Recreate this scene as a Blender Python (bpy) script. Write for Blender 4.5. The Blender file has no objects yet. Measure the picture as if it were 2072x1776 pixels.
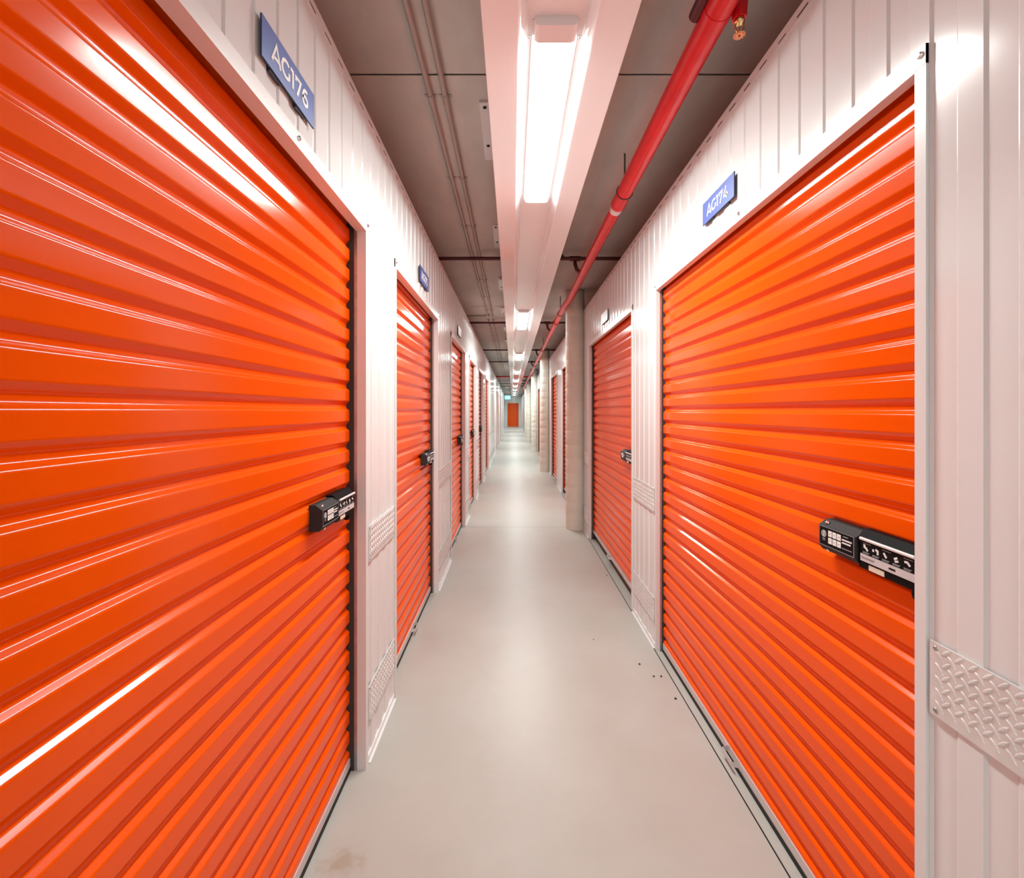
import bpy, bmesh, math, random
from mathutils import Vector, Matrix
random.seed(7)
PI = math.pi
sc = bpy.context.scene
COL = sc.collection

# ------------------------------------------------------------------ dimensions
WL, WR = 0.603, 0.880          # corridor faces: x = -WL and x = +WR
CAMZ = 1.464
TOPZ = 2.70                    # top of the partition walls
CEILZ = 2.955
OPENZ = 2.20                   # door openings
Y0, Y1 = -3.2, 29.8            # corridor walls
YEND = 39.5

# ------------------------------------------------------------------ materials
def nodes(name):
    m = bpy.data.materials.new(name); m.use_nodes = True
    nt = m.node_tree
    return m, nt, nt.nodes['Principled BSDF']

def mat(name, col, rough=0.5, metal=0.0, spec=0.5, coat=0.0, coat_rough=0.1,
        var=0.0, vscale=8.0, bump=0.0, bscale=60.0, emit=None, estr=0.0, rvar=0.0):
    m, nt, b = nodes(name)
    b.inputs['Base Color'].default_value = (*col, 1)
    b.inputs['Roughness'].default_value = rough
    b.inputs['Metallic'].default_value = metal
    b.inputs['Specular IOR Level'].default_value = spec
    b.inputs['Coat Weight'].default_value = coat
    b.inputs['Coat Roughness'].default_value = coat_rough
    tc = nt.nodes.new('ShaderNodeTexCoord')
    if var > 0:
        n = nt.nodes.new('ShaderNodeTexNoise'); n.inputs['Scale'].default_value = vscale
        n.inputs['Detail'].default_value = 5
        nt.links.new(tc.outputs['Object'], n.inputs['Vector'])
        r = nt.nodes.new('ShaderNodeValToRGB')
        r.color_ramp.elements[0].position = 0.3; r.color_ramp.elements[1].position = 0.7
        r.color_ramp.elements[0].color = tuple(c * (1 - var) for c in col) + (1,)
        r.color_ramp.elements[1].color = tuple(min(1, c * (1 + var)) for c in col) + (1,)
        nt.links.new(n.outputs['Fac'], r.inputs['Fac'])
        nt.links.new(r.outputs['Color'], b.inputs['Base Color'])
        if rvar > 0:
            mr = nt.nodes.new('ShaderNodeMapRange')
            mr.inputs['To Min'].default_value = rough - rvar; mr.inputs['To Max'].default_value = rough + rvar
            nt.links.new(n.outputs['Fac'], mr.inputs['Value'])
            nt.links.new(mr.outputs['Result'], b.inputs['Roughness'])
    if bump > 0:
        n2 = nt.nodes.new('ShaderNodeTexNoise'); n2.inputs['Scale'].default_value = bscale
        n2.inputs['Detail'].default_value = 3
        nt.links.new(tc.outputs['Object'], n2.inputs['Vector'])
        bp = nt.nodes.new('ShaderNodeBump'); bp.inputs['Strength'].default_value = bump
        bp.inputs['Distance'].default_value = 0.002
        nt.links.new(n2.outputs['Fac'], bp.inputs['Height'])
        nt.links.new(bp.outputs['Normal'], b.inputs['Normal'])
    if emit:
        b.inputs['Emission Color'].default_value = (*emit, 1)
        b.inputs['Emission Strength'].default_value = estr
    return m

M = {}
M['orange'] = mat('orange_paint', (0.84, 0.092, 0.001), 0.17, spec=0.28, bump=0.03, bscale=9)
M['white'] = mat('white_wall_paint', (0.71, 0.715, 0.715), 0.16, spec=0.5, bump=0.06, bscale=7)
M['trim'] = mat('white_trim_paint', (0.71, 0.71, 0.71), 0.25, spec=0.5)
M['tray'] = mat('gloss_white_tray', (0.84, 0.86, 0.875), 0.10, spec=0.5, bump=0.10, bscale=5)
M['lampbody'] = mat('lamp_body_white', (0.80, 0.79, 0.80), 0.35)
M['lens'] = mat('lit_lens', (0.9, 0.9, 0.9), 0.4, emit=(0.90, 1.0, 0.96), estr=36.0)
M['lensside'] = mat('lit_lens_side', (0.9, 0.9, 0.9), 0.4, emit=(0.90, 1.0, 0.96), estr=2.5)
M['galv'] = mat('galvanised_steel', (0.42, 0.40, 0.39), 0.38, metal=0.85, var=0.12, vscale=30)
M['darkgap'] = mat('guide_gap_shade', (0.035, 0.028, 0.027), 0.7)  # near-black colour stands in for shade inside the guide track gap
M['alu'] = mat('bottom_bar_aluminium', (0.62, 0.60, 0.59), 0.40, metal=0.25)
M['rubber'] = mat('black_rubber', (0.008, 0.008, 0.008), 0.7)
M['plate'] = mat('tread_plate_metal', (0.70, 0.72, 0.71), 0.42, metal=0.30, var=0.08, vscale=25)
M['black'] = mat('black_plastic', (0.003, 0.003, 0.0035), 0.6, spec=0.15)
M['greyplastic'] = mat('charcoal_plastic', (0.022, 0.022, 0.023), 0.6, spec=0.3, bump=0.3, bscale=700)
M['chrome'] = mat('polished_steel', (0.85, 0.85, 0.85), 0.14, metal=1.0)
M['barsteel'] = mat('brushed_steel_bar', (0.85, 0.85, 0.84), 0.3, metal=0.4)
M['key'] = mat('white_key', (0.85, 0.84, 0.82), 0.4)
M['ink'] = mat('white_print', (0.80, 0.79, 0.78), 0.5)
M['greyink'] = mat('grey_print', (0.30, 0.30, 0.31), 0.5)
M['labelgrey'] = mat('grey_label', (0.58, 0.56, 0.57), 0.4)
M['cream'] = mat('cream_sticker', (0.72, 0.64, 0.52), 0.5)
M['blue'] = mat('sign_blue', (0.085, 0.130, 0.40), 0.35)
M['pale'] = mat('sign_pale', (0.66, 0.67, 0.74), 0.35)
M['edge'] = mat('sign_edge_dark', (0.035, 0.035, 0.06), 0.5)
M['red'] = mat('red_pipe_paint', (0.66, 0.012, 0.018), 0.30, var=0.08, vscale=12)
M['shaded_red'] = mat('shaded_red_pipe_paint', (0.08, 0.008, 0.013), 0.45, var=0.2, vscale=14)  # red pipe paint with the shade under the ceiling put into its colour
M['conduit'] = mat('grey_conduit', (0.40, 0.35, 0.32), 0.45)
M['dark'] = mat('dark_hole', (0.012, 0.010, 0.010), 0.9)
M['hose'] = mat('dark_grey_hose', (0.06, 0.06, 0.065), 0.5)
M['brass'] = mat('brass', (0.75, 0.58, 0.28), 0.25, metal=1.0)
M['copper'] = mat('orange_deflector', (0.85, 0.36, 0.16), 0.4, metal=0.3)
M['exit'] = mat('exit_face', (0.2, 0.7, 0.6), 0.4, emit=(0.25, 0.85, 0.78), estr=1.1)
M['exitw'] = mat('exit_pictogram', (0.8, 0.9, 0.9), 0.4, emit=(0.8, 1.0, 0.97), estr=1.2)
M['crumb'] = mat('dark_grit', (0.02, 0.018, 0.016), 0.9)

def floor_material():
    m, nt, b = nodes('sealed_concrete_floor')
    tc = nt.nodes.new('ShaderNodeTexCoord'); L = nt.links.new
    n = nt.nodes.new('ShaderNodeTexNoise'); n.inputs['Scale'].default_value = 1.6; n.inputs['Detail'].default_value = 7
    n.inputs['Roughness'].default_value = 0.62
    L(tc.outputs['Object'], n.inputs['Vector'])
    r = nt.nodes.new('ShaderNodeValToRGB')
    r.color_ramp.elements[0].position = 0.3; r.color_ramp.elements[1].position = 0.7
    r.color_ramp.elements[0].color = (0.385, 0.365, 0.33, 1)
    r.color_ramp.elements[1].color = (0.44, 0.425, 0.395, 1)
    L(n.outputs['Fac'], r.inputs['Fac'])
    # brown stain beside the first left door
    sep = nt.nodes.new('ShaderNodeVectorMath'); sep.operation = 'SUBTRACT'
    sep.inputs[1].default_value = (-0.555, 1.425, 0)
    L(tc.outputs['Object'], sep.inputs[0])
    scl = nt.nodes.new('ShaderNodeVectorMath'); scl.operation = 'MULTIPLY'
    scl.inputs[1].default_value = (1 / 0.075, 1 / 0.045, 0)
    L(sep.outputs[0], scl.inputs[0])
    ln = nt.nodes.new('ShaderNodeVectorMath'); ln.operation = 'LENGTH'; L(scl.outputs[0], ln.inputs[0])
    n2 = nt.nodes.new('ShaderNodeTexNoise'); n2.inputs['Scale'].default_value = 26; n2.inputs['Detail'].default_value = 5
    L(tc.outputs['Object'], n2.inputs['Vector'])
    ad = nt.nodes.new('ShaderNodeMath'); ad.operation = 'MULTIPLY_ADD'; ad.inputs[1].default_value = 2.4; ad.inputs[2].default_value = -1.2
    L(n2.outputs['Fac'], ad.inputs[0])
    a2 = nt.nodes.new('ShaderNodeMath'); a2.operation = 'ADD'; L(ln.outputs['Value'], a2.inputs[0]); L(ad.outputs[0], a2.inputs[1])
    mr = nt.nodes.new('ShaderNodeMapRange'); mr.inputs['From Min'].default_value = 0.3; mr.inputs['From Max'].default_value = 1.1
    mr.inputs['To Min'].default_value = 0.60; mr.inputs['To Max'].default_value = 0.0
    L(a2.outputs[0], mr.inputs['Value'])
    mx = nt.nodes.new('ShaderNodeMix'); mx.data_type = 'RGBA'
    L(mr.outputs['Result'], mx.inputs['Factor']); L(r.outputs['Color'], mx.inputs[6]); mx.inputs[7].default_value = (0.31, 0.24, 0.155, 1)
    L(mx.outputs[2], b.inputs['Base Color'])
    rr = nt.nodes.new('ShaderNodeMapRange'); rr.inputs['To Min'].default_value = 0.26; rr.inputs['To Max'].default_value = 0.46
    L(n.outputs['Fac'], rr.inputs['Value']); L(rr.outputs['Result'], b.inputs['Roughness'])
    n3 = nt.nodes.new('ShaderNodeTexNoise'); n3.inputs['Scale'].default_value = 140; L(tc.outputs['Object'], n3.inputs['Vector'])
    bp = nt.nodes.new('ShaderNodeBump'); bp.inputs['Strength'].default_value = 0.12; bp.inputs['Distance'].default_value = 0.002
    L(n3.outputs['Fac'], bp.inputs['Height']); L(bp.outputs['Normal'], b.inputs['Normal'])
    return m
M['floor'] = floor_material()

def concrete(name, c0, c1, rough, stretch, band=None):
    m, nt, b = nodes(name); L = nt.links.new
    tc = nt.nodes.new('ShaderNodeTexCoord')
    mp = nt.nodes.new('ShaderNodeMapping'); mp.inputs['Scale'].default_value = stretch
    L(tc.outputs['Object'], mp.inputs['Vector'])
    n = nt.nodes.new('ShaderNodeTexNoise'); n.inputs['Scale'].default_value = 1.0; n.inputs['Detail'].default_value = 8
    n.inputs['Roughness'].default_value = 0.65
    L(mp.outputs['Vector'], n.inputs['Vector'])
    r = nt.nodes.new('ShaderNodeValToRGB')
    r.color_ramp.elements[0].position = 0.28; r.color_ramp.elements[1].position = 0.72
    r.color_ramp.elements[0].color = (*c0, 1); r.color_ramp.elements[1].color = (*c1, 1)
    L(n.outputs['Fac'], r.inputs['Fac'])
    L(r.outputs['Color'], b.inputs['Base Color'])
    b.inputs['Roughness'].default_value = rough
    n3 = nt.nodes.new('ShaderNodeTexNoise'); n3.inputs['Scale'].default_value = 60; L(tc.outputs['Object'], n3.inputs['Vector'])
    bp = nt.nodes.new('ShaderNodeBump'); bp.inputs['Strength'].default_value = 0.25; bp.inputs['Distance'].default_value = 0.002
    h = n3.outputs['Fac']
    L(h, bp.inputs['Height']); L(bp.outputs['Normal'], b.inputs['Normal'])
    return m
M['ceil'] = concrete('raw_concrete_soffit', (0.45, 0.43, 0.395), (0.64, 0.62, 0.58), 0.8, (2.2, 0.9, 1))
M['column'] = concrete('pale_concrete_column', (0.66, 0.63, 0.54), (0.74, 0.71, 0.63), 0.6, (1.5, 1.5, 6))

# ------------------------------------------------------------------ mesh helpers
class MB:
    def __init__(s): s.v = []; s.f = []; s.m = []; s.mats = []; s.sm = []
    def mi(s, m):
        m = M[m] if isinstance(m, str) else m
        if m not in s.mats: s.mats.append(m)
        return s.mats.index(m)
    def face(s, pts, m, smooth=False):
        i = len(s.v); s.v += [tuple(p) for p in pts]
        s.f.append(tuple(range(i, i + len(pts)))); s.m.append(s.mi(m)); s.sm.append(smooth)
    def mesh(s, verts, faces, m, smooth=False):
        i = len(s.v); s.v += [tuple(p) for p in verts]; k = s.mi(m)
        for f in faces: s.f.append(tuple(i + a for a in f)); s.m.append(k); s.sm.append(smooth)
    def box(s, x0, x1, y0, y1, z0, z1, m, bev=0.0):
        if bev > 0:
            pts = []
            s.prism([(x0 + bev, y0), (x1 - bev, y0), (x1, y0 + bev), (x1, y1 - bev), (x1 - bev, y1), (x0 + bev, y1), (x0, y1 - bev), (x0, y0 + bev)], 'z', z0, z1, m); return
        v = [(x0, y0, z0), (x1, y0, z0), (x1, y1, z0), (x0, y1, z0), (x0, y0, z1), (x1, y0, z1), (x1, y1, z1), (x0, y1, z1)]
        s.mesh(v, [(0, 3, 2, 1), (4, 5, 6, 7), (0, 1, 5, 4), (1, 2, 6, 5), (2, 3, 7, 6), (3, 0, 4, 7)], m)
    def prism(s, poly, axis, a, b, m, smooth=False, caps=True):
        def P(p, t):
            if axis == 'z': return (p[0], p[1], t)
            if axis == 'x': return (t, p[0], p[1])
            return (p[0], t, p[1])
        n = len(poly)
        v = [P(p, a) for p in poly] + [P(p, b) for p in poly]
        f = [(i, (i + 1) % n, n + (i + 1) % n, n + i) for i in range(n)]
        s.mesh(v, f, m, smooth)
        if caps:
            s.face([P(p, a) for p in reversed(poly)], m); s.face([P(p, b) for p in poly], m)
    def sheet(s, line, axis, a, b, m, smooth=False):
        n = len(line)
        def P(p, t):
            if axis == 'z': return (p[0], p[1], t)
            if axis == 'x': return (t, p[0], p[1])
            return (p[0], t, p[1])
        v = [P(p, a) for p in line] + [P(p, b) for p in line]
        s.mesh(v, [(i, i + 1, n + i + 1, n + i) for i in range(n - 1)], m, smooth)
    def tube(s, pts, r, m, seg=14, caps=True):
        pts = [Vector(p) for p in pts]; n = len(pts); rs = r if isinstance(r, (list, tuple)) else [r] * n
        rings = []; up = None
        for i, p in enumerate(pts):
            d = (pts[min(i + 1, n - 1)] - pts[max(i - 1, 0)])
            d = d.normalized() if d.length > 1e-9 else Vector((0, 0, 1))
            if up is None: up = Vector((0, 0, 1)) if abs(d.z) < 0.9 else Vector((1, 0, 0))
            a = d.cross(up).normalized(); up2 = a.cross(d).normalized(); up = up2
            rings.append([p + (a * math.cos(2 * PI * k / seg) + up2 * math.sin(2 * PI * k / seg)) * rs[i] for k in range(seg)])
        v = [q for rg in rings for q in rg]; f = []
        for i in range(n - 1):
            for k in range(seg):
                f.append((i * seg + k, i * seg + (k + 1) % seg, (i + 1) * seg + (k + 1) % seg, (i + 1) * seg + k))
        s.mesh(v, f, m, True)
        if caps:
            s.face(list(reversed(rings[0])), m); s.face(rings[-1], m)
    def lathe(s, prof, c, m, axis='z', seg=24):
        # prof: (r, h) along axis from centre c
        n = len(prof); v = []
        for (r, h) in prof:
            for k in range(seg):
                a = 2 * PI * k / seg; x, y = r * math.cos(a), r * math.sin(a)
                if axis == 'z': v.append((c[0] + x, c[1] + y, c[2] + h))
                elif axis == 'y': v.append((c[0] + x, c[1] + h, c[2] + y))
                else: v.append((c[0] + h, c[1] + x, c[2] + y))
        f = []
        for i in range(n - 1):
            for k in range(seg):
                f.append((i * seg + k, i * seg + (k + 1) % seg, (i + 1) * seg + (k + 1) % seg, (i + 1) * seg + k))
        s.mesh(v, f, m, True)
        s.face([v[k] for k in reversed(range(seg))], m); s.face([v[(n - 1) * seg + k] for k in range(seg)], m)
    def ribbon(s, pts, w, y0, y1, m, closed=False):
        # flat stroke in the local x-z plane, thickness y0..y1
        P = [Vector(p) for p in pts]; n = len(P); Lf = []; Rt = []
        for i in range(n):
            if closed: d0 = (P[i] - P[i - 1]).normalized(); d1 = (P[(i + 1) % n] - P[i]).normalized()
            else:
                d0 = (P[i] - P[i - 1]).normalized() if i > 0 else (P[1] - P[0]).normalized()
                d1 = (P[i + 1] - P[i]).normalized() if i < n - 1 else d0
            n0 = Vector((-d0.y, d0.x)); n1 = Vector((-d1.y, d1.x)); mm = n0 + n1
            mm = mm.normalized() if mm.length > 1e-6 else n0
            k = min(1.6, 1 / max(0.3, mm.dot(n1)))
            Lf.append(P[i] + mm * w / 2 * k); Rt.append(P[i] - mm * w / 2 * k)
        rng = range(n) if closed else range(n - 1)
        for i in rng:
            j = (i + 1) % n
            q = [Lf[i], Lf[j], Rt[j], Rt[i]]
            a = [(p.x, y0, p.y) for p in q]; b = [(p.x, y1, p.y) for p in q]
            s.mesh(a + b, [(0, 1, 2, 3), (7, 6, 5, 4), (0, 4, 5, 1), (1, 5, 6, 2), (2, 6, 7, 3), (3, 7, 4, 0)], m)
    def build(s, name, parent=None, merge=False, weighted=False):
        me = bpy.data.meshes.new(name); me.from_pydata(s.v, [], s.f)
        for m in s.mats: me.materials.append(m)
        me.polygons.foreach_set('material_index', s.m); me.polygons.foreach_set('use_smooth', s.sm); me.update()
        if merge:
            bm = bmesh.new(); bm.from_mesh(me); bmesh.ops.remove_doubles(bm, verts=bm.verts, dist=1e-5)
            bm.to_mesh(me); bm.free()
        o = bpy.data.objects.new(name, me); COL.objects.link(o)
        if parent is not None: o.parent = parent
        if weighted:
            w = o.modifiers.new('wn', 'WEIGHTED_NORMAL'); w.mode = 'FACE_AREA'; w.weight = 80; w.keep_sharp = False
        return o

def tag(o, label=None, cat=None, group=None, kind=None):
    if label: o['label'] = label
    if cat: o['category'] = cat
    if group: o['group'] = group
    if kind: o['kind'] = kind
    return o

def empty(name, loc, rz=0.0):
    e = bpy.data.objects.new(name, None); e.empty_display_size = 0.1; COL.objects.link(e)
    e.location = loc; e.rotation_euler = (0, 0, rz); return e

def children_of(o): return [c for c in bpy.data.objects if c.parent == o]
def dup(root, loc, rz, label):
    r = root.copy(); COL.objects.link(r); r.location = loc; r.rotation_euler = (0, 0, rz); r['label'] = label
    for c in list(root.children):
        cc = c.copy(); COL.objects.link(cc); cc.parent = r
        for g in list(c.children):
            gg = g.copy(); COL.objects.link(gg); gg.parent = cc
    return r

# local wall frame: x = to the right for someone facing the wall, y = into the wall, z = up
RZ = {'L': PI / 2, 'R': -PI / 2}
def wallpos(side, y, z=0.0): return ((-WL if side == 'L' else WR), y, z)

# ------------------------------------------------------------------ layout of the doors (y near, y far)
LEFT = [(0.42, 1.795), (2.265, 3.54), (4.33, 5.57), (6.15, 7.21), (7.78, 9.0), (9.72, 11.1),
        (16.3, 17.4), (18.4, 19.5), (21.2, 22.3), (24.0, 25.1)]
RIGHT = [(0.953, 2.677), (3.236, 5.02), (6.35, 7.87), (8.7, 10.0), (14.2, 15.4)]

# ------------------------------------------------------------------ corrugated walls
STEP, RAMP, PITCH = 0.0045, 0.006, 0.1065
def wall(side, doors):
    sx = -1 if side == 'L' else 1; X = WL if side == 'L' else WR
    ph = 1.024 if side == 'L' else 0.816
    # profile: step out towards the corridor (facing the viewer) at ph + k*PITCH, back half a pitch later
    pts = []
    k0 = int((Y0 - ph) / PITCH) - 1; y = ph + k0 * PITCH
    while y < Y1 + 0.3:
        pts += [(y, STEP), (y + RAMP, 0.0), (y + PITCH * 0.5, 0.0), (y + PITCH * 0.5 + RAMP, STEP)]
        y += PITCH
    def d_at(yy):
        for (a, da), (b, db) in zip(pts, pts[1:]):
            if a <= yy <= b: return da + (db - da) * (yy - a) / max(1e-9, b - a)
        return STEP
    mb = MB()
    def region(a, b, z0, z1):
        line = [(a, d_at(a))] + [p for p in pts if a < p[0] < b] + [(b, d_at(b))]
        mb.sheet([(sx * (X + d), yy) for (yy, d) in line], 'z', z0, z1, 'white')
    cur = Y0
    for (a, b) in doors:
        region(cur, a, 0, TOPZ); region(a, b, OPENZ, TOPZ); cur = b
    region(cur, Y1, 0, TOPZ)
    # back sheet, so that the partition has a thickness
    cur = Y0; xb = sx * (X + 0.022)
    for (a, b) in doors + [(Y1, Y1)]:
        mb.face([(xb, cur, 0), (xb, a, 0), (xb, a, TOPZ), (xb, cur, TOPZ)], 'white')
        if b > a: mb.face([(xb, a, OPENZ), (xb, b, OPENZ), (xb, b, TOPZ), (xb, a, TOPZ)], 'white')
        cur = b
    # end return
    mb.face([(sx * X, Y1, 0), (xb, Y1, 0), (xb, Y1, TOPZ), (sx * X, Y1, TOPZ)], 'white')
    o = mb.build('wall_left' if side == 'L' else 'wall_right'); tag(o, 'white ribbed metal partition wall along the %s side of the corridor' % ('left' if side == 'L' else 'right'), 'wall', kind='structure')
    # head channel with dark slots where the ribs meet it
    t = MB(); xo = X - 0.004
    a, b = sorted((sx * xo, sx * (X + 0.026)))
    t.box(a, b, Y0, Y1, 2.664, TOPZ, 'trim')
    yy = ph + k0 * PITCH; i = 0
    while yy < Y1:
        if yy > Y0 + 0.1 and yy + .06 < Y1:
            h = 0.0035 + 0.002 * random.random(); l = 0.045 + 0.012 * random.random()
            a2, b2 = sorted((sx * (xo - 0.0004), sx * (xo + 0.002)))
            t.box(a2, b2, yy + 0.055 + 0.006, yy + 0.055 + l, 2.671, 2.671 + h, 'dark')
        yy += PITCH
    o = t.build('trim_1' if side == 'L' else 'trim_2'); tag(o, 'slotted white head channel along the top of the %s wall' % ('left' if side == 'L' else 'right'), 'trim', kind='structure')
    # base angle on the piers
    t = MB(); cur = Y0
    for (a, b) in doors + [(Y1, Y1)]:
        if a - cur > 0.07:
            p, q = sorted((sx * (X - 0.004), sx * (X + 0.02))); t.box(p, q, cur + 0.032, a - 0.032, 0, 0.028, 'trim')
            p, q = sorted((sx * (X - 0.014), sx * X)); t.box(p, q, cur + 0.032, a - 0.032, 0, 0.004, 'trim')
        cur = b
    o = t.build('baseboard_left' if side == 'L' else 'baseboard_right'); tag(o, 'low white base angle at the foot of the %s wall' % ('left' if side == 'L' else 'right'), 'baseboard', kind='structure')
wall('L', LEFT); wall('R', RIGHT)

# ------------------------------------------------------------------ floor, ceiling, far end
g = MB()
XA, XB = -2.4, 2.7
joints = [5.54, 10.7, 15.8, 20.9, 26.0]
gx = (WR - 0.012, WR - 0.0065)
ys = [Y0 - 0.1]
for j in joints: ys += [j, j + 0.004]
ys += [YEND + 0.2]
for i in range(0, len(ys), 2):
    for (p, q) in ((XA, gx[0]), (gx[1], XB)):
        g.face([(p, ys[i], 0), (q, ys[i], 0), (q, ys[i + 1], 0), (p, ys[i + 1], 0)], 'floor')
g.face([(XA, ys[0], -0.006), (XB, ys[0], -0.006), (XB, ys[-1], -0.006), (XA, ys[-1], -0.006)], 'dark')
tag(g.build('floor'), 'pale beige sealed concrete floor with dark joint lines', 'floor', kind='structure')

c = MB()
seams = [-0.22, 1.95, 4.12, 6.29, 8.46, 10.63, 12.8, 14.97, 17.14, 19.3, 21.5, 23.6, 25.8, 28.0, 30.2, 32.4, 34.5, 36.7]
ys = [Y0 - 0.1]
for j in seams: ys += [j, j + 0.006]
ys += [YEND + 0.2]
for i in range(0, len(ys), 2):
    dz = 0.003 if (i // 2) % 2 else 0.0
    c.face([(XA, ys[i], CEILZ + dz), (XA, ys[i + 1], CEILZ + dz), (XB, ys[i + 1], CEILZ + dz), (XB, ys[i], CEILZ + dz)], 'ceil')
c.face([(XA, ys[0], CEILZ + 0.012), (XB, ys[0], CEILZ + 0.012), (XB, ys[-1], CEILZ + 0.012), (XA, ys[-1], CEILZ + 0.012)], 'ceil')
tag(c.build('ceiling'), 'bare brown grey concrete ceiling slab with board joints', 'ceiling', kind='structure')

w = MB()   # outer shell of the units, dark concrete, hidden behind the partitions
for x in (XA, XB): w.face([(x, Y0 - 0.1, 0), (x, YEND + .2, 0), (x, YEND + .2, CEILZ), (x, Y0 - 0.1, CEILZ)], 'ceil')
tag(w.build('wall_outer'), 'bare concrete side walls behind the storage units', 'wall', kind='structure')
w = MB(); w.face([(XA, Y0 - 0.05, 0), (XB, Y0 - 0.05, 0), (XB, Y0 - 0.05, CEILZ), (XA, Y0 - 0.05, CEILZ)], 'white')
tag(w.build('wall_back'), 'white wall closing the corridor behind the viewer', 'wall', kind='structure')

EX0, EX1 = -0.452, 0.548
w = MB()
w.face([(XA, YEND, 0), (EX0, YEND, 0), (EX0, YEND, CEILZ), (XA, YEND, CEILZ)], 'white')
w.face([(EX1, YEND, 0), (XB, YEND, 0), (XB, YEND, CEILZ), (EX1, YEND, CEILZ)], 'white')
w.face([(EX0, YEND, 2.16), (EX1, YEND, 2.16), (EX1, YEND, CEILZ), (EX0, YEND, CEILZ)], 'white')
for x, y in ((-0.78, 31.6), (0.80, 31.6)):
    x2 = x + (0.06 if x > 0 else -0.06)
    a, b = sorted((x, x2)); w.box(a, b, y, YEND - 0.02, 0, TOPZ, 'white')
tag(w.build('wall_end'), 'white walls around the far end of the corridor', 'wall', kind='structure')

# ------------------------------------------------------------------ roller doors
SP = 0.0818; FACE, DOWN, VAL, UP = 0.0432, 0.0168, 0.0118, 0.0100; DEP = 0.0130
def fillet(line, r, seg=3):
    out = [line[0]]
    for i in range(1, len(line) - 1):
        p, a, b = Vector(line[i]), Vector(line[i - 1]), Vector(line[i + 1])
        d0 = (a - p); d1 = (b - p); t = min(r, d0.length * 0.45, d1.length * 0.45)
        q0 = p + d0.normalized() * t; q1 = p + d1.normalized() * t
        for k in range(seg + 1):
            s = k / seg; out.append(tuple(q0 * (1 - s) ** 2 + p * 2 * s * (1 - s) + q1 * s * s))
    out.append(line[-1]); return out

def curtain_line(zb, zt, top_corner, setback):
    line = []
    k = math.ceil((zt - top_corner) / SP)
    z = top_corner + k * SP
    raw = []
    while z > zb - SP:
        raw += [(setback, z), (setback, z - FACE), (setback + DEP, z - FACE - DOWN), (setback + DEP, z - FACE - DOWN - VAL)]
        z -= SP
    raw = [(d, max(zb, min(zt, zz))) for d, zz in raw]
    out = []
    for p in raw:
        if not out or abs(p[1] - out[-1][1]) > 1e-5: out.append(p)
    return fillet(out, 0.0035)

def make_door(num, pos, rz, width, setback, phase, label, lift=0.0, bar=True, handle=True, group=None, ret=0.030, top=OPENZ):
    root = empty('door_%d' % num, pos, rz)
    tag(root, label, 'roller door', group, 'structure')
    h = width / 2; zb = 0.050 + lift
    cb = MB(); cb.sheet(curtain_line(zb, top + 0.09, phase, setback), 'x', -h + 0.006, h - 0.006, 'orange', True)
    cb.build('curtain', root, weighted=True)
    # frame: angle trims with face flange, return into the opening, mitred head
    f = MB(); pr = -0.006; fw = 0.023; hw = 0.042
    for s in (-1, 1):
        a, b = sorted((s * h, s * (h + fw))); f.box(a, b, pr, 0.001, 0, top + hw, 'trim')
        a, b = sorted((s * h, s * (h - 0.003))); f.box(a, b, pr, ret, 0, top, 'trim')
    f.box(-h - fw, h + fw, pr - 0.0008, 0.001, top, top + hw, 'trim')
    f.box(-h, h, pr - 0.0008, ret + 0.006, top - 0.003, top, 'trim')
    f.box(-h, h, setback + 0.035, setback + 0.04, top - 0.12, top + 0.3, 'dark')  # unseen dark plates added behind the head to block leaking light
    f.box(-h, h, 0.03, setback + 0.04, top + 0.12, top + 0.125, 'dark')
    fr = f.build('frame', root)
    for sx in (-h - 0.012, 0.12, h + 0.012):
        sm = MB(); sm.lathe([(0.007, -pr * 0), (0.007, -0.003), (0.004, -0.006)], (sx, pr - 0.001, top + 0.024), 'chrome', 'y', 10)
        sm.build('screw', fr)
    for s in (-1, 1):
        gm = MB()
        a, b = sorted((s * h, s * (h - 0.004))); gm.box(a, b, ret, setback + 0.045, 0, top + 0.1, 'galv')
        a, b = sorted((s * (h - 0.0035), s * (h - 0.0065))); gm.box(a, b, ret + 0.012, setback + 0.03, 0, top + 0.1, 'darkgap')
        a, b = sorted((s * (h - 0.004), s * (h - 0.030))); gm.box(a, b, setback + 0.022, setback + 0.026, 0, top + 0.1, 'darkgap')
        gm.build('guide', root)
    bb = MB()
    bb.box(-h + 0.008, h - 0.008, setback - 0.004, setback + 0.014, zb - 0.030, zb + 0.003, 'alu')
    bb.build('bottom_bar', root)
    if lift < 0.02:
        sb = MB(); sb.box(-h + 0.008, h - 0.008, setback - 0.006, setback + 0.012, 0.001, zb - 0.030, 'rubber')
        sb.build('rubber_seal', root)
    if handle:
        hm = MB(); z0, z1 = zb - 0.022, zb - 0.002
        path = [(-0.075, -0.005), (-0.048, -0.005), (-0.040, -0.032), (0.040, -0.032), (0.048, -0.005), (0.075, -0.005)]
        path = [(x, setback + y) for x, y in path]
        for (x0, y0), (x1, y1) in zip(path, path[1:]):
            hm.prism([(x0, y0), (x1, y1), (x1, y1 + 0.003), (x0, y0 + 0.003)], 'z', z0, z1, 'alu')
        hm.build('pull_handle', root)
    return root

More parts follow.
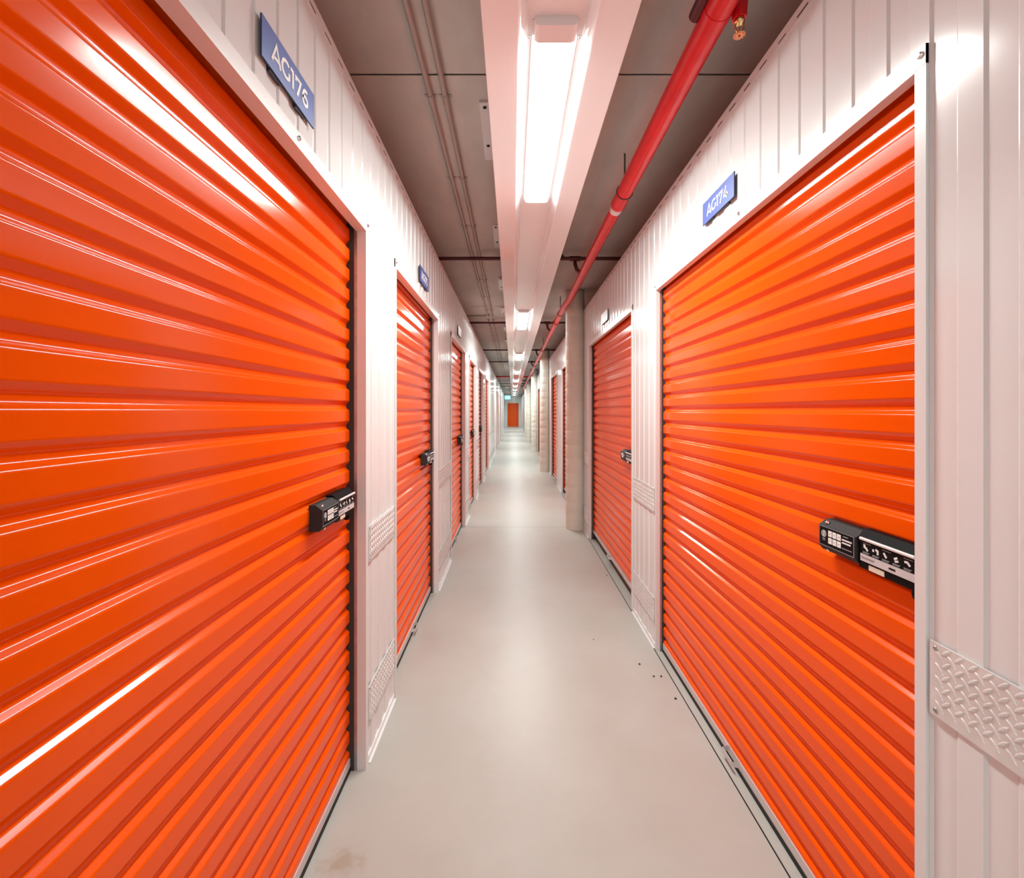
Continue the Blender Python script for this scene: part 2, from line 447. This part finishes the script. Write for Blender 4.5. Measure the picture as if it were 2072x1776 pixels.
names_L = [
 'large orange roller door on the left under the AG176 sign',
 'orange roller door on the left under the AG175 sign',
 'third orange roller door along the left wall, under a pale blank sign',
 'fourth orange roller door along the left wall, dull red in the reflections',
 'fifth orange roller door along the left wall',
 'sixth orange roller door along the left wall, last before the long white stretch',
 'first orange roller door on the left past the long white stretch of wall',
 'second orange roller door on the left past the long white stretch of wall',
 'third orange roller door on the left past the long white stretch of wall',
 'last narrow orange roller door at the far end of the left wall']
names_R = [
 'large orange roller door on the right under the AG174 sign',
 'orange roller door on the right just before the nearest concrete column, raised slightly off the floor',
 'orange roller door on the right half hidden right behind the nearest concrete column',
 'orange roller door on the right just before the second concrete column',
 'narrow strip of orange roller door on the right between second and third columns']
sets_L = [0.060, 0.058, 0.05, 0.05, 0.05, 0.05, 0.05, 0.05, 0.05, 0.05]
ph = [1.466, 1.44, 1.452, 1.43, 1.46, 1.45, 1.44, 1.46, 1.44, 1.45]
n = 1
for i, (a, b) in enumerate(LEFT):
    make_door(n, wallpos('L', (a + b) / 2), RZ['L'], b - a, sets_L[i], ph[i], names_L[i], group='orange roller doors'); n += 1
ph = [1.455, 1.47, 1.44, 1.45, 1.46]
for i, (a, b) in enumerate(RIGHT):
    make_door(n, wallpos('R', (a + b) / 2), RZ['R'], b - a, 0.036 if i == 0 else 0.045, ph[i], names_R[i],
              lift=(0.0, 0.055, 0.04, 0.0, 0.0)[i], group='orange roller doors', ret=0.016); n += 1
make_door(n, ((EX0 + EX1) / 2, YEND, 0), 0.0, 1.0, 0.05, 1.45, 'small orange door straight ahead closing the far end of the corridor', group='orange roller doors', handle=False, top=2.16)

# ------------------------------------------------------------------ unit signs
def arc(cx, cy, rx, ry, a0, a1, n=14):
    return [(cx + rx * math.cos(math.radians(a0 + (a1 - a0) * i / n)), cy + ry * math.sin(math.radians(a0 + (a1 - a0) * i / n))) for i in range(n + 1)]
GL = {
 'A': (0.90, [[(0.06, 0), (0.45, 0.95), (0.84, 0)], [(0.20, 0.25), (0.70, 0.25)]]),
 'G': (0.92, [arc(0.50, 0.5, 0.41, 0.42, 48, 318, 20) + [(0.81, 0.22), (0.81, 0.50)]]),
 '1': (0.50, [[(0.02, 0.915), (0.28, 0.915), (0.28, 0)]]),
 '7': (0.78, [[(0.10, 0.70), (0.10, 0.915), (0.64, 0.915), (0.26, 0)]]),
 '6': (0.78, [arc(0.39, 0.32, 0.27, 0.24, 0, 360, 18)[:-1] + [arc(0.39, 0.32, 0.27, 0.24, 0, 360, 18)[0]], [(0.62, 0.88), (0.50, 0.92)] + arc(0.44, 0.44, 0.32, 0.47, 85, 190, 9)]),
 '4': (0.86, [[(0.50, 1.0), (0.08, 0.26), (0.80, 0.26)], [(0.58, 0.50), (0.58, 0)]]),
 '5': (0.76, [[(0.64, 0.915), (0.16, 0.915), (0.12, 0.56)] + arc(0.34, 0.31, 0.30, 0.24, 90, -140, 12)]),
}
def lettering(txt, cap, y0, y1, m, mb, z, w=0.175):
    tot = sum(GL[ch][0] for ch in txt) * cap; x = -tot / 2
    for ch in txt:
        for st in GL[ch][1]:
            mb.ribbon([(x + px * cap, z + (pz - 0.5) * cap) for px, pz in st], w * cap, y0, y1, m)
        x += GL[ch][0] * cap

def sign(side, y0, y1, z0, z1, face, txt, label):
    pos = wallpos(side, (y0 + y1) / 2, (z0 + z1) / 2)
    root = empty('unit_sign', pos, RZ[side]); tag(root, label, 'sign', 'unit number signs')
    hw, hh = (y1 - y0) / 2, (z1 - z0) / 2
    p = MB(); p.box(-hw, hw, -0.0115, -0.007, -hh, hh, 'edge'); p.face([(-hw, -0.0117, -hh), (hw, -0.0117, -hh), (hw, -0.0117, hh), (-hw, -0.0117, hh)], face)
    p.build('panel', root)
    for x in (-hw * 0.5, hw * 0.45):
        b = MB(); b.box(x - 0.026, x + 0.026, -0.007, 0.001, -hh - 0.004, hh * 0.6, 'edge'); b.build('fixing_strip', root)
    if txt:
        l = MB(); lettering(txt, hh * 2 * 0.50, -0.0130, -0.0117, 'ink', l, 0); l.build('lettering', root)
    return root
sign('L', 1.038, 1.312, 2.304, 2.404, 'blue', 'AG176', 'blue unit sign reading AG176 above the nearest left door')
sign('L', 2.82, 3.10, 2.30, 2.402, 'blue', 'AG175', 'dark blue unit sign reading AG175 above the second left door')
sign('R', 1.725, 2.008, 2.306, 2.404, 'blue', 'AG174', 'blue unit sign reading AG174 above the large right door')
sign('R', 4.02, 4.31, 2.30, 2.40, 'pale', None, 'pale blank unit sign above the right door before the nearest column')
sign('L', 4.80, 5.08, 2.30, 2.40, 'pale', None, 'pale blank unit sign above the third left door')

# ------------------------------------------------------------------ keypad locks
def make_lock(pos, rz, label, length=0.17):
    root = empty('keypad_lock', pos, rz); tag(root, label, 'lock', 'keypad locks on the doors')
    # local: x from keypad end towards the bolt; y=0 is the front face, +y towards the door; z about the middle
    K = 0.137
    hb = MB()
    prof = [(0.0, 0.027), (0.022, 0.043), (0.044, 0.043), (0.044, -0.043), (0.010, -0.043), (0.0, -0.030)]
    hb.prism(prof, 'x', 0.0, K, 'greyplastic'); hb.build('keypad_housing', root)
    kp = MB(); kp.box(0.004, K - 0.005, -0.0012, 0.0005, -0.027, 0.0255, 'black'); pan = kp.build('keypad_panel', root)
    o = MB()
    for (x0, x1, z0, z1) in ((0.004, K - .005, -0.0275, -0.0262), (0.004, K - .005, 0.0248, 0.0258), (0.004, 0.005, -0.027, 0.025), (K - 0.0065, K - 0.005, -0.027, 0.025)):
        o.box(x0, x1, -0.0018, -0.0005, z0, z1, 'greyink')
    for k, (x, z, l) in enumerate(((0.094, 0.016, 0.018), (0.090, 0.006, 0.034), (0.090, -0.002, 0.030), (0.090, -0.016, 0.034))):
        o.box(x, x + l, -0.0016, -0.0008, z, z + (0.004 if k in (1, 2) else 0.0022), 'ink' if k in (1, 2) else 'greyink')
    o.ribbon(arc(0.022, 0.006, 0.0085, 0.0085, 0, 360, 18), 0.0016, -0.0018, -0.0008, 'ink', False)
    o.ribbon(arc(0.022, 0.006, 0.003, 0.005, 0, 360, 10), 0.002, -0.0018, -0.0008, 'ink', False)
    o.box(0.016, 0.028, -0.0016, -0.0008, -0.009, -0.0065, 'greyink'); o.box(0.017, 0.027, -0.0016, -0.0008, -0.013, -0.011, 'greyink')
    o.build('print', pan)
    for r in range(2):
        for q in range(3):
            b = MB(); x = 0.040 + q * 0.0165; z = 0.0105 - r * 0.0195
            b.prism([(x, -0.0022), (x + 0.0135, -0.0022), (x + 0.0135, 0), (x, 0)], 'z', z - 0.008, z + 0.008, 'key')
            b.box(x + 0.004, x + 0.0095, -0.0025, -0.0021, z - 0.001, z + 0.001, 'greyink'); b.build('key_button', pan)
    s = MB(); s.lathe([(0.006, 0.0), (0.006, 0.004), (0.003, 0.006)], (0.022, 0.010, 0.0345), 'chrome', 'z', 12); s.build('screw', root)
    s = MB(); s.lathe([(0.005, 0.0), (0.005, 0.004), (0.003, 0.005)], (0.030, 0.006, -0.042), 'chrome', 'z', 12); s.build('screw', root)
    bm_ = MB()
    prof = [(0.006, 0.030), (0.020, 0.050), (0.046, 0.050), (0.046, -0.047), (0.008, -0.047)]
    bm_.prism(prof, 'x', K, K + length, 'black'); bm_.build('body', root)
    t = MB(); t.tube([(K + 0.012, 0.002, 0.029), (K + length, 0.002, 0.029)], 0.0042, 'barsteel', 12); t.build('steel_bar', root)
    ip = MB(); ip.box(K + 0.012, K + length, 0.0035, 0.0062, -0.008, 0.024, 'black'); ipo = ip.build('instruction_panel', root)
    pm = MB()
    n = int(length // 0.03)
    for k in range(n):
        x = K + 0.018 + k * 0.029
        if x + 0.02 > K + length: break
        if k % 2 == 0: pm.box(x, x + 0.024, 0.0026, 0.0036, 0.0185, 0.0200, 'greyink')
        shp = [[[(0.002, 0.014), (0.008, 0.013)], [(0.003, 0.010), (0.010, 0.008), (0.015, 0.002)]], [[(0.003, 0.012), (0.003, 0.006)], [(0.010, 0.013), (0.016, 0.011), (0.016, 0.002)]],
               [[(0.004, 0.013), (0.012, 0.003)]], [[(0.004, 0.008), (0.012, 0.013)], [(0.006, 0.003), (0.015, 0.006)]], [[(0.002, 0.011), (0.009, 0.012), (0.016, 0.005)]]][k % 5]
        for st in shp: pm.ribbon([(x + u, v) for u, v in st], 0.0048, 0.0026, 0.0036, 'ink')
        pm.box(x, x + 0.020, 0.0026, 0.0036, -0.0035, -0.0022, 'greyink'); pm.box(x, x + 0.017, 0.0026, 0.0036, -0.0063, -0.0050, 'greyink')
    pm.build('pictograms', ipo)
    ls = MB(); ls.box(K + 0.010, K + length, 0.003, 0.0062, -0.027, -0.009, 'labelgrey')
    ls.box(K + 0.014, K + 0.055, 0.0022, 0.0031, -0.0165, -0.0150, 'greyink'); ls.box(K + 0.014, K + 0.050, 0.0022, 0.0031, -0.0195, -0.0182, 'greyink')
    if length > 0.12: ls.box(K + 0.095, K + 0.112, 0.0022, 0.0031, -0.020, -0.016, 'black')
    ls.build('label_strip', root)
    if length > 0.1:
        st = MB(); st.prism([(0.0062, -0.0455), (0.0062, -0.0325), (0.0085, -0.0325), (0.0085, -0.0455)], 'x', K + 0.032, K + 0.077, 'cream'); st.build('sticker', root)
    kn = MB(); kn.lathe([(0.012, 0.0), (0.013, -0.012), (0.011, -0.022), (0.006, -0.026)], (K + length - 0.016, 0.026, -0.047), 'black', 'z', 14); kn.build('knob', root)
    return root
ZL = 1.112
L1 = make_lock((WR + 0.002, 1.266, ZL), RZ['R'], 'black keypad lock with white keys on the large right door', 0.163)
L2 = make_lock((-WL - 0.018, 1.435, ZL), RZ['L'], 'black keypad lock with white keys on the nearest left door', 0.16)
dup(L2, (-WL - 0.012, 3.16, ZL), RZ['L'], 'black keypad lock at the far edge of the second left door')
dup(L2, (-WL - 0.006, 5.22, ZL), RZ['L'], 'small black keypad lock on the third left door')
dup(L2, (-WL - 0.006, 6.86, ZL), RZ['L'], 'tiny dark keypad lock on the fourth left door')
dup(L2, (-WL - 0.006, 8.65, ZL), RZ['L'], 'tiny dark keypad lock on the fifth left door')
dup(L1, (WR - 0.004, 3.56, ZL), RZ['R'], 'black keypad lock on the right door before the nearest column')

# ------------------------------------------------------------------ tread plates
def tread_plate(side, y0, y1, z0, z1, label, fine=True):
    root = empty('tread_plate', wallpos(side, (y0 + y1) / 2, (z0 + z1) / 2), RZ[side]); tag(root, label, 'kick plate', 'diamond tread plates on the walls')
    hw, hh = (y1 - y0) / 2, (z1 - z0) / 2
    p = MB(); p.box(-hw, hw, -0.005, -0.001, -hh, hh, 'plate')
    pit = 0.026 if fine else 0.05; l, wd, h = pit * 0.52, pit * 0.135, 0.0016
    nx, nz = int(2 * hw / pit), int(2 * hh / pit)
    ox, oz = -nx * pit / 2 + pit / 2, -nz * pit / 2 + pit / 2
    for i in range(nx):
        for k in range(nz):
            for q in range(2):
                cx = ox + i * pit + (pit / 2 if q else 0); cz = oz + k * pit + (pit / 2 if q else 0)
                if abs(cx) > hw - l * 0.6 or abs(cz) > hh - l * 0.6: continue
                a = math.radians(45 if (q) else -45); ca, sa = math.cos(a), math.sin(a)
                def R(u, v): return (cx + u * ca - v * sa, cz + u * sa + v * ca)
                o6 = [R(-l, 0), R(-l * .4, -wd), R(l * .4, -wd), R(l, 0), R(l * .4, wd), R(-l * .4, wd)]
                i6 = [R(-l * .75, 0), R(-l * .3, -wd * .35), R(l * .3, -wd * .35), R(l * .75, 0), R(l * .3, wd * .35), R(-l * .3, wd * .35)]
                v = [(x, -0.005, z) for x, z in o6] + [(x, -0.005 - h, z) for x, z in i6]
                p.mesh(v, [(j, (j + 1) % 6, 6 + (j + 1) % 6, 6 + j) for j in range(6)] + [(6, 7, 8, 9, 10, 11)], 'plate')
    p.build('plate', root)
    for x in (-hw + 0.012, hw - 0.012):
        for z in (-hh + 0.012, hh - 0.012):
            s = MB(); s.lathe([(0.005, -0.005), (0.005, -0.006), (0.003, -0.007)], (x, 0, z), 'galv', 'y', 10); s.build('screw', root)
MID, LOW = (0.833, 0.985), (0.155, 0.312)
def plates(side, a, b, where, low=True, mid=True, fine=True):
    if mid: tread_plate(side, a, b, *MID, 'upper diamond tread plate ' + where, fine)
    if low: tread_plate(side, a, b, *LOW, 'lower diamond tread plate ' + where, fine)
plates('L', 1.832, 2.232, 'on the left pier between the AG176 and AG175 doors')
plates('L', 3.575, 4.295, 'on the left wall between second and third doors')
plates('L', 5.605, 6.115, 'on the left wall between third and fourth doors', fine=False)
plates('L', 7.245, 7.745, 'on the left wall between fourth and fifth doors', fine=False)
plates('L', 11.3, 14.6, 'along the long white stretch of the left wall', fine=False)
tread_plate('R', -0.55, 0.922, *MID, 'big diamond tread plate on the right wall nearest the camera')
tread_plate('R', 2.715, 3.195, *MID, 'upper diamond tread plate on the right pier before the second right door')
tread_plate('R', 2.715, 3.195, *LOW, 'lower diamond tread plate on the right pier before the second right door')
tread_plate('R', 5.06, 5.40, *MID, 'upper diamond tread plate on the right wall beside the nearest column')
tread_plate('R', 5.06, 5.40, *LOW, 'lower diamond tread plate on the right wall beside the nearest column')

# ------------------------------------------------------------------ concrete columns
for k, (y, lab) in enumerate(((5.49, 'nearest round pale concrete column on the right'),
                              (10.62, 'second round concrete column on the right'),
                              (15.7, 'third round concrete column on the right'),
                              (20.8, 'fourth round concrete column on the right'),
                              (24.4, 'fifth and last round concrete column on the right, far away'))):
    m = MB(); prof = []
    z = 0.0
    while z < CEILZ:
        prof += [(0.115, z), (0.1151, z + 0.08), (0.115, z + 0.168), (0.1145, z + 0.170), (0.1145, z + 0.173)]
        z += 0.175
    prof = [(r, min(zz, CEILZ)) for r, zz in prof]
    m.lathe(prof, (0, 0, 0), 'column', 'z', 40)
    o = m.build('concrete_column'); o.location = (0.779, y, 0)
    tag(o, lab, 'column', 'round concrete columns', 'structure')

# ------------------------------------------------------------------ light tray and lamps
TX = 0.150
tr = empty('light_tray', (TX, 0, 0)); tag(tr, 'long glossy white tray hanging under the ceiling and carrying the strip lamps', 'light tray')
half = [(0.0, 2.805), (0.101, 2.805), (0.104, 2.786), (0.128, 2.760), (0.175, 2.749), (0.215, 2.739), (0.2475, 2.730), (0.250, 2.732), (0.250, 2.814), (0.244, 2.814)]
line = [(-x, z) for x, z in reversed(half)] + half[1:]
back = [(x, z + 0.004) for x, z in line]
SPC = 4.33; ys0 = 2.17 - SPC * 1.5 - 0.3
k = 0; y = ys0 + 0.5
while y < 38.5:
    t = MB(); e = min(y + SPC - 0.003, 38.6)
    ln = fillet(line, 0.006, 2)
    t.sheet(ln, 'y', y, e, 'tray', True)
    t.sheet([(-0.250, 2.814), (0.25, 2.814)], 'y', y, e, 'trim')
    t.build('tray_section', tr, weighted=True)
    y += SPC
for y in [2.35 + 1.4 * q for q in range(-2, 22)]:
    h = MB(); h.box(-0.31, -0.22, y - 0.24, y + 0.24, CEILZ - 0.014, CEILZ - 0.001, 'trim')
    h.tube([(-0.265, y - 0.2, CEILZ - 0.01), (-0.235, y - 0.2, 2.80)], 0.004, 'galv', 8)
    for q in (-0.21, 0.1): h.lathe([(0.009, -0.015), (0.009, -0.018)], (-0.285, y + q, CEILZ), 'dark', 'z', 10)
    h.build('hanger_plate', tr)

LAMP = bpy.data.lights.new('lamp_light', 'AREA'); LAMP.shape = 'RECTANGLE'; LAMP.size = 0.132; LAMP.size_y = 1.18
LAMP.energy = 22.0; LAMP.color = (0.90, 1.0, 0.96); LAMP.spread = math.radians(142)
def make_lamp(y, label):
    root = empty('strip_lamp', (TX, y, 2.8045)); tag(root, label, 'ceiling lamp', 'strip lamps in the ceiling tray')
    hl = 0.605
    b = MB(); b.prism([(-0.082, 0), (-0.082, -0.004), (0.082, -0.004), (0.082, 0)], 'y', -hl - 0.06, hl + 0.01, 'lampbody'); b.build('lamp_body', root)
    le = MB(); w, d = 0.070, 0.030
    sec = [(-w, -0.004), (-w, -d + 0.010)] + [(-w + 0.010 - 0.010 * math.cos(a), -d + 0.010 - 0.010 * math.sin(a)) for a in (PI / 6, PI / 3, PI / 2)]
    sec = sec + [(-x, z) for x, z in reversed(sec)]
    for i in range(len(sec) - 1):
        flat = abs(sec[i][1] - sec[i + 1][1]) < 0.004
        le.sheet([sec[i], sec[i + 1]], 'y', -hl, hl - 0.012, 'lens' if flat else 'lensside')
    sec2 = [(x * 0.90, z * 0.93) for x, z in sec]
    v = [(x, hl - 0.012, z) for x, z in sec] + [(x, hl, z) for x, z in sec2]; nn = len(sec)
    le.mesh(v, [(i, i + 1, nn + i + 1, nn + i) for i in range(nn - 1)], 'lensside'); le.face([(x, hl, z) for x, z in sec2], 'lensside')
    le.build('lens', root)
    cp = MB(); w2, d2 = 0.073, 0.032
    s3 = [(-w2, 0), (-w2, -d2 + 0.014), (-w2 + 0.004, -d2 + 0.005), (-w2 + 0.014, -d2)]
    s3 = s3 + [(-x, z) for x, z in reversed(s3)]
    cp.prism(s3, 'y', -hl - 0.072, -hl, 'lampbody'); cp.build('end_cap', root)
    lo = bpy.data.objects.new('lamp_light', LAMP); COL.objects.link(lo); lo.parent = root; lo.location = (0, 0, -d - 0.002)
    for x in (-0.09, 0.09):
        sw = MB(); sw.lathe([(0.006, 0), (0.006, -0.004), (0.003, -0.006)], (x, -hl + 0.01, 0), 'chrome', 'z', 10); sw.build('screw', root)
    return root
ordn = ['', 'second', 'third', 'fourth', 'fifth', 'sixth', 'seventh', 'eighth', 'ninth']
lamp0 = make_lamp(2.17, 'big lit white strip lamp nearest the camera in the ceiling tray')
for k in range(1, 9):
    lab = '%s lit strip lamp along the white ceiling tray, counting from the camera' % ordn[k]
    if k == 8: lab = 'farthest lit strip lamp at the end of the ceiling tray'
    dup(lamp0, (TX, 2.17 + SPC * k, 2.8045), 0, lab)
dup(lamp0, (TX, 2.17 - SPC, 2.8045), 0, 'lit strip lamp in the ceiling tray behind the viewer')

# ------------------------------------------------------------------ pipes under the ceiling
ZP = CAMZ + 1.27
root = empty('sprinkler_main', (0, 0, 0)); tag(root, 'thick bright red sprinkler pipe running along the ceiling on the right', 'pipe')
XP = 0.651
m = MB(); m.tube([(XP, -3.0, ZP), (XP, 2.70, ZP)], 0.0445, 'red', 28); m.tube([(XP, 2.68, ZP), (XP, 2.712, ZP)], 0.0455, 'red', 28); m.build('thick_pipe', root)
m = MB(); m.tube([(XP, 2.70, ZP), (XP, 2.78, ZP)], 0.0395, 'trim', 24); m.build('joint_ring', root)
m = MB(); m.tube([(XP, 2.74, ZP), (XP, 5.0, ZP), (0.627, 5.35, ZP), (0.627, 29.5, ZP)], [0.0375, 0.0375, 0.034, 0.034], 'red', 24); m.build('pipe', root)
for y in (6.3, 9.2, 12.4, 15.6, 18.8):
    m = MB(); m.tube([(0.627, y - 0.045, ZP), (0.627, y + 0.045, ZP)], 0.041, 'red', 20); m.tube([(0.627, y - 0.006, ZP), (0.627, y + 0.006, ZP)], 0.044, 'shaded_red', 20); m.build('coupling', root)
for y in (-0.7, 2.55, 5.75, 8.95, 12.15, 15.35, 18.55, 21.75, 24.95):
    x = XP if y < 5 else 0.627
    m = MB(); m.tube([(x, y, ZP + 0.04), (x, y, CEILZ)], 0.005, 'hose', 8)
    rr = 0.047 if y < 2.7 else 0.037
    m.tube([(x + rr * math.cos(a), y, ZP + rr * math.sin(a)) for a in [2 * PI * q / 20 for q in range(21)]], 0.0035, 'hose', 6); m.build('hanger', root)
m = MB(); m.tube([(XP - 0.052, 1.36, ZP + 0.02), (XP - 0.052, 1.44, ZP + 0.02)], 0.022, 'shaded_red', 14)
m.tube([(XP, 1.385, ZP), (XP, 1.415, ZP)], 0.0465, 'red', 24); m.build('outlet_clamp', root)

root = empty('fire_sprinkler', (0.722, 1.40, 0)); tag(root, 'brass sprinkler head with orange deflector beside the red pipe', 'sprinkler')
zt = CAMZ + 1.275
m = MB(); m.tube([(-0.03, 0, ZP + 0.02), (0, 0, ZP + 0.02)], 0.020, 'red', 14)
m.tube([(0, 0, ZP + 0.035), (0, 0, CAMZ + 1.245)], [0.026, 0.021], 'red', 16); m.build('drop_fitting', root)
m = MB(); m.lathe([(0.012, 0.0), (0.017, -0.004), (0.017, -0.012), (0.011, -0.016)], (0, 0, CAMZ + 1.247), 'brass', 'z', 6); m.build('hex_body', root)
m = MB()
for s in (-1, 1): m.tube([(s * 0.010, 0, CAMZ + 1.232), (s * 0.014, 0, CAMZ + 1.218), (s * 0.003, 0, CAMZ + 1.198)], 0.0025, 'brass', 8)
m.tube([(0, 0, CAMZ + 1.232), (0, 0, CAMZ + 1.200)], 0.0022, 'chrome', 8); m.build('frame_arms', root)
m = MB()
for q in range(14):
    a = 2 * PI * q / 14; b = a + 2 * PI / 14 * 0.62
    pts = [(0.006 * math.cos(a), 0.006 * math.sin(a)), (0.018 * math.cos(a), 0.018 * math.sin(a)), (0.018 * math.cos(b), 0.018 * math.sin(b)), (0.006 * math.cos(b), 0.006 * math.sin(b))]
    m.prism(pts, 'z', CAMZ + 1.194, CAMZ + 1.1955, 'copper')
m.lathe([(0.011, 0.0), (0.011, 0.003)], (0, 0, CAMZ + 1.1935), 'copper', 'z', 18)
m.lathe([(0.0028, 0.0), (0.0028, -0.002)], (0, 0, CAMZ + 1.1935), 'dark', 'z', 10); m.build('deflector', root)

ZB = CAMZ + 1.415
cp = [(4.09, 'nearest shade-darkened red branch pipe crossing under the ceiling'), (7.07, 'second shade-darkened red branch pipe crossing under the ceiling'),
      (10.25, 'third dark branch pipe crossing under the ceiling'), (12.7, 'fourth dark branch pipe crossing under the ceiling'),
      (18.3, 'thicker red pipe crossing the ceiling above a pale duct'), (20.6, 'sixth dark branch pipe crossing the ceiling, far away'),
      (22.9, 'seventh dark branch pipe crossing the ceiling, far away'), (25.4, 'last dark branch pipe crossing the ceiling at the far end')]
for i, (y, lab) in enumerate(cp):
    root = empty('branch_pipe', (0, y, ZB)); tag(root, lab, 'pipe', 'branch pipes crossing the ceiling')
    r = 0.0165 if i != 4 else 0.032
    m = MB(); m.tube([(-1.5, 0, 0), (1.6, 0, 0)], r, 'shaded_red' if i != 4 else 'red', 14); m.build('pipe', root)
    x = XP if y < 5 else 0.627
    m = MB(); m.tube([(x - 0.07, 0, 0), (x - 0.07, 0, -0.05), (x - 0.055, 0, -0.10), (x - 0.01, 0, ZP - ZB + 0.01)], 0.017, 'shaded_red', 10)
    m.tube([(x - 0.12, 0, 0), (x - 0.02, 0, 0)], 0.024, 'shaded_red', 12); m.build('tee', root)
    if i < 4:
        m = MB(); xs = x - 0.12
        m.tube([(xs, 0, -0.002), (xs - 0.05, 0, 0.0), (xs - 0.075, 0, 0.03), (xs - 0.09, 0, 0.055), (xs - 0.12, 0, 0.055), (xs - 0.14, 0, 0.03)], 0.015, 'hose', 10); m.build('flexible_hose', root)
m = MB(); m.box(-1.5, -0.106, 18.6, 18.75, CAMZ + 1.30, CAMZ + 1.385, 'trim'); o = m.build('cable_duct')
tag(o, 'pale duct meeting the light tray from the left under the thick red cross pipe', 'duct')

for x, lab, i in ((-0.385, 'left one of the two grey conduits along the ceiling', 0), (-0.316, 'right one of the two grey conduits along the ceiling, next to the tray', 1)):
    root = empty('conduit', (0, 0, 0)); tag(root, lab, 'conduit', 'grey conduits along the ceiling')
    zc = CEILZ - 0.016
    m = MB(); m.tube([(x, -3.0, zc), (x, 6.9, zc)], 0.0125, 'conduit', 12); m.tube([(x, 7.5, zc), (x, 24, zc)], 0.0125, 'conduit', 12)
    m.build('tube', root)
    for y in [2.08 + 0.73 * q for q in range(-3, 16)]:
        m = MB(); m.tube([(x, y - 0.03, zc), (x, y + 0.03, zc)], 0.0155, 'conduit', 12)
        m.box(x - 0.03, x + 0.03, y - 0.009, y + 0.009, CEILZ - 0.004, CEILZ - 0.0005, 'galv'); m.build('clip', root)
    if i == 0:
        m = MB(); m.tube([(x - 0.9, 6.85, zc), (x, 6.85, zc)], 0.0125, 'conduit', 12); m.tube([(x - 0.03, 6.80, zc), (x + 0.03, 6.80, zc)], 0.018, 'conduit', 12); m.build('side_branch', root)

# ------------------------------------------------------------------ exit sign, grit
root = empty('exit_sign', (-0.305, 27.0, 0)); tag(root, 'lit green blue exit sign hanging far down the corridor', 'exit sign')
m = MB(); m.box(-0.19, 0.19, -0.03, 0.03, CAMZ + 0.70, CAMZ + 0.94, 'trim'); m.build('housing', root)
m = MB(); m.box(-0.18, 0.18, -0.034, -0.03, CAMZ + 0.71, CAMZ + 0.93, 'exit'); f = m.build('lit_face', root)
m = MB(); m.box(-0.03, 0.12, -0.036, -0.034, CAMZ + 0.77, CAMZ + 0.87, 'exitw'); m.build('pictogram', f)
m = MB()
for x in (-0.15, 0.15): m.tube([(x, 0, CAMZ + 0.94), (x, 0, CEILZ)], 0.006, 'hose', 8)
m.build('hanging_rods', root)

crumbs = [(1228, 1165, 'small dark grit crumb on the floor before the raised right door'),
          (1201, 1294, 'tiny grit speck out in the middle of the floor'),
          (1294, 1344, 'dark grit crumb on the floor left of the close pair of crumbs'),
          (1323, 1369, 'left crumb of the close pair of dark grit on the floor'),
          (1338, 1369, 'right crumb of the close pair of dark grit on the floor'),
          (1367, 1414, 'dark grit crumb nearest the camera beside the right floor joint')]
for px, py, lab in crumbs:
    Y = CAMZ * 890 / (py - 831); X = (px - 1037) * Y / 890
    r = 0.0055 if py != 1294 else 0.0035
    bm = bmesh.new(); bmesh.ops.create_icosphere(bm, subdivisions=2, radius=r)
    for v in bm.verts: v.co *= random.uniform(0.75, 1.2); v.co.z *= 0.7
    me = bpy.data.meshes.new('grit_crumb'); bm.to_mesh(me); bm.free(); me.materials.append(M['crumb'])
    o = bpy.data.objects.new('grit_crumb', me); COL.objects.link(o); o.location = (X, Y, r * 0.55); tag(o, lab, 'crumb', 'dark grit crumbs on the floor')

# ------------------------------------------------------------------ world, camera, view
wd = bpy.data.worlds.new('world'); sc.world = wd; wd.use_nodes = True
wd.node_tree.nodes['Background'].inputs['Color'].default_value = (0.02, 0.02, 0.02, 1)
cam = bpy.data.cameras.new('camera'); co = bpy.data.objects.new('camera', cam); COL.objects.link(co)
cam.sensor_fit = 'HORIZONTAL'; cam.sensor_width = 36; cam.lens = 890 / 2072 * 36
cam.shift_x = -1 / 2072; cam.shift_y = -57 / 2072; cam.clip_start = 0.02; cam.clip_end = 200
co.location = (0, 0, CAMZ); co.rotation_euler = (PI / 2, 0, 0)
sc.camera = co
sc.view_settings.view_transform = 'Standard'; sc.view_settings.look = 'None'
sc.view_settings.gamma = 1.0; sc.view_settings.use_curve_mapping = False
sc.view_settings.exposure = 0.36
sc.cycles.use_denoising = True
sc.cycles.max_bounces = 10; sc.cycles.diffuse_bounces = 6; sc.cycles.glossy_bounces = 5
sc.cycles.caustics_reflective = True
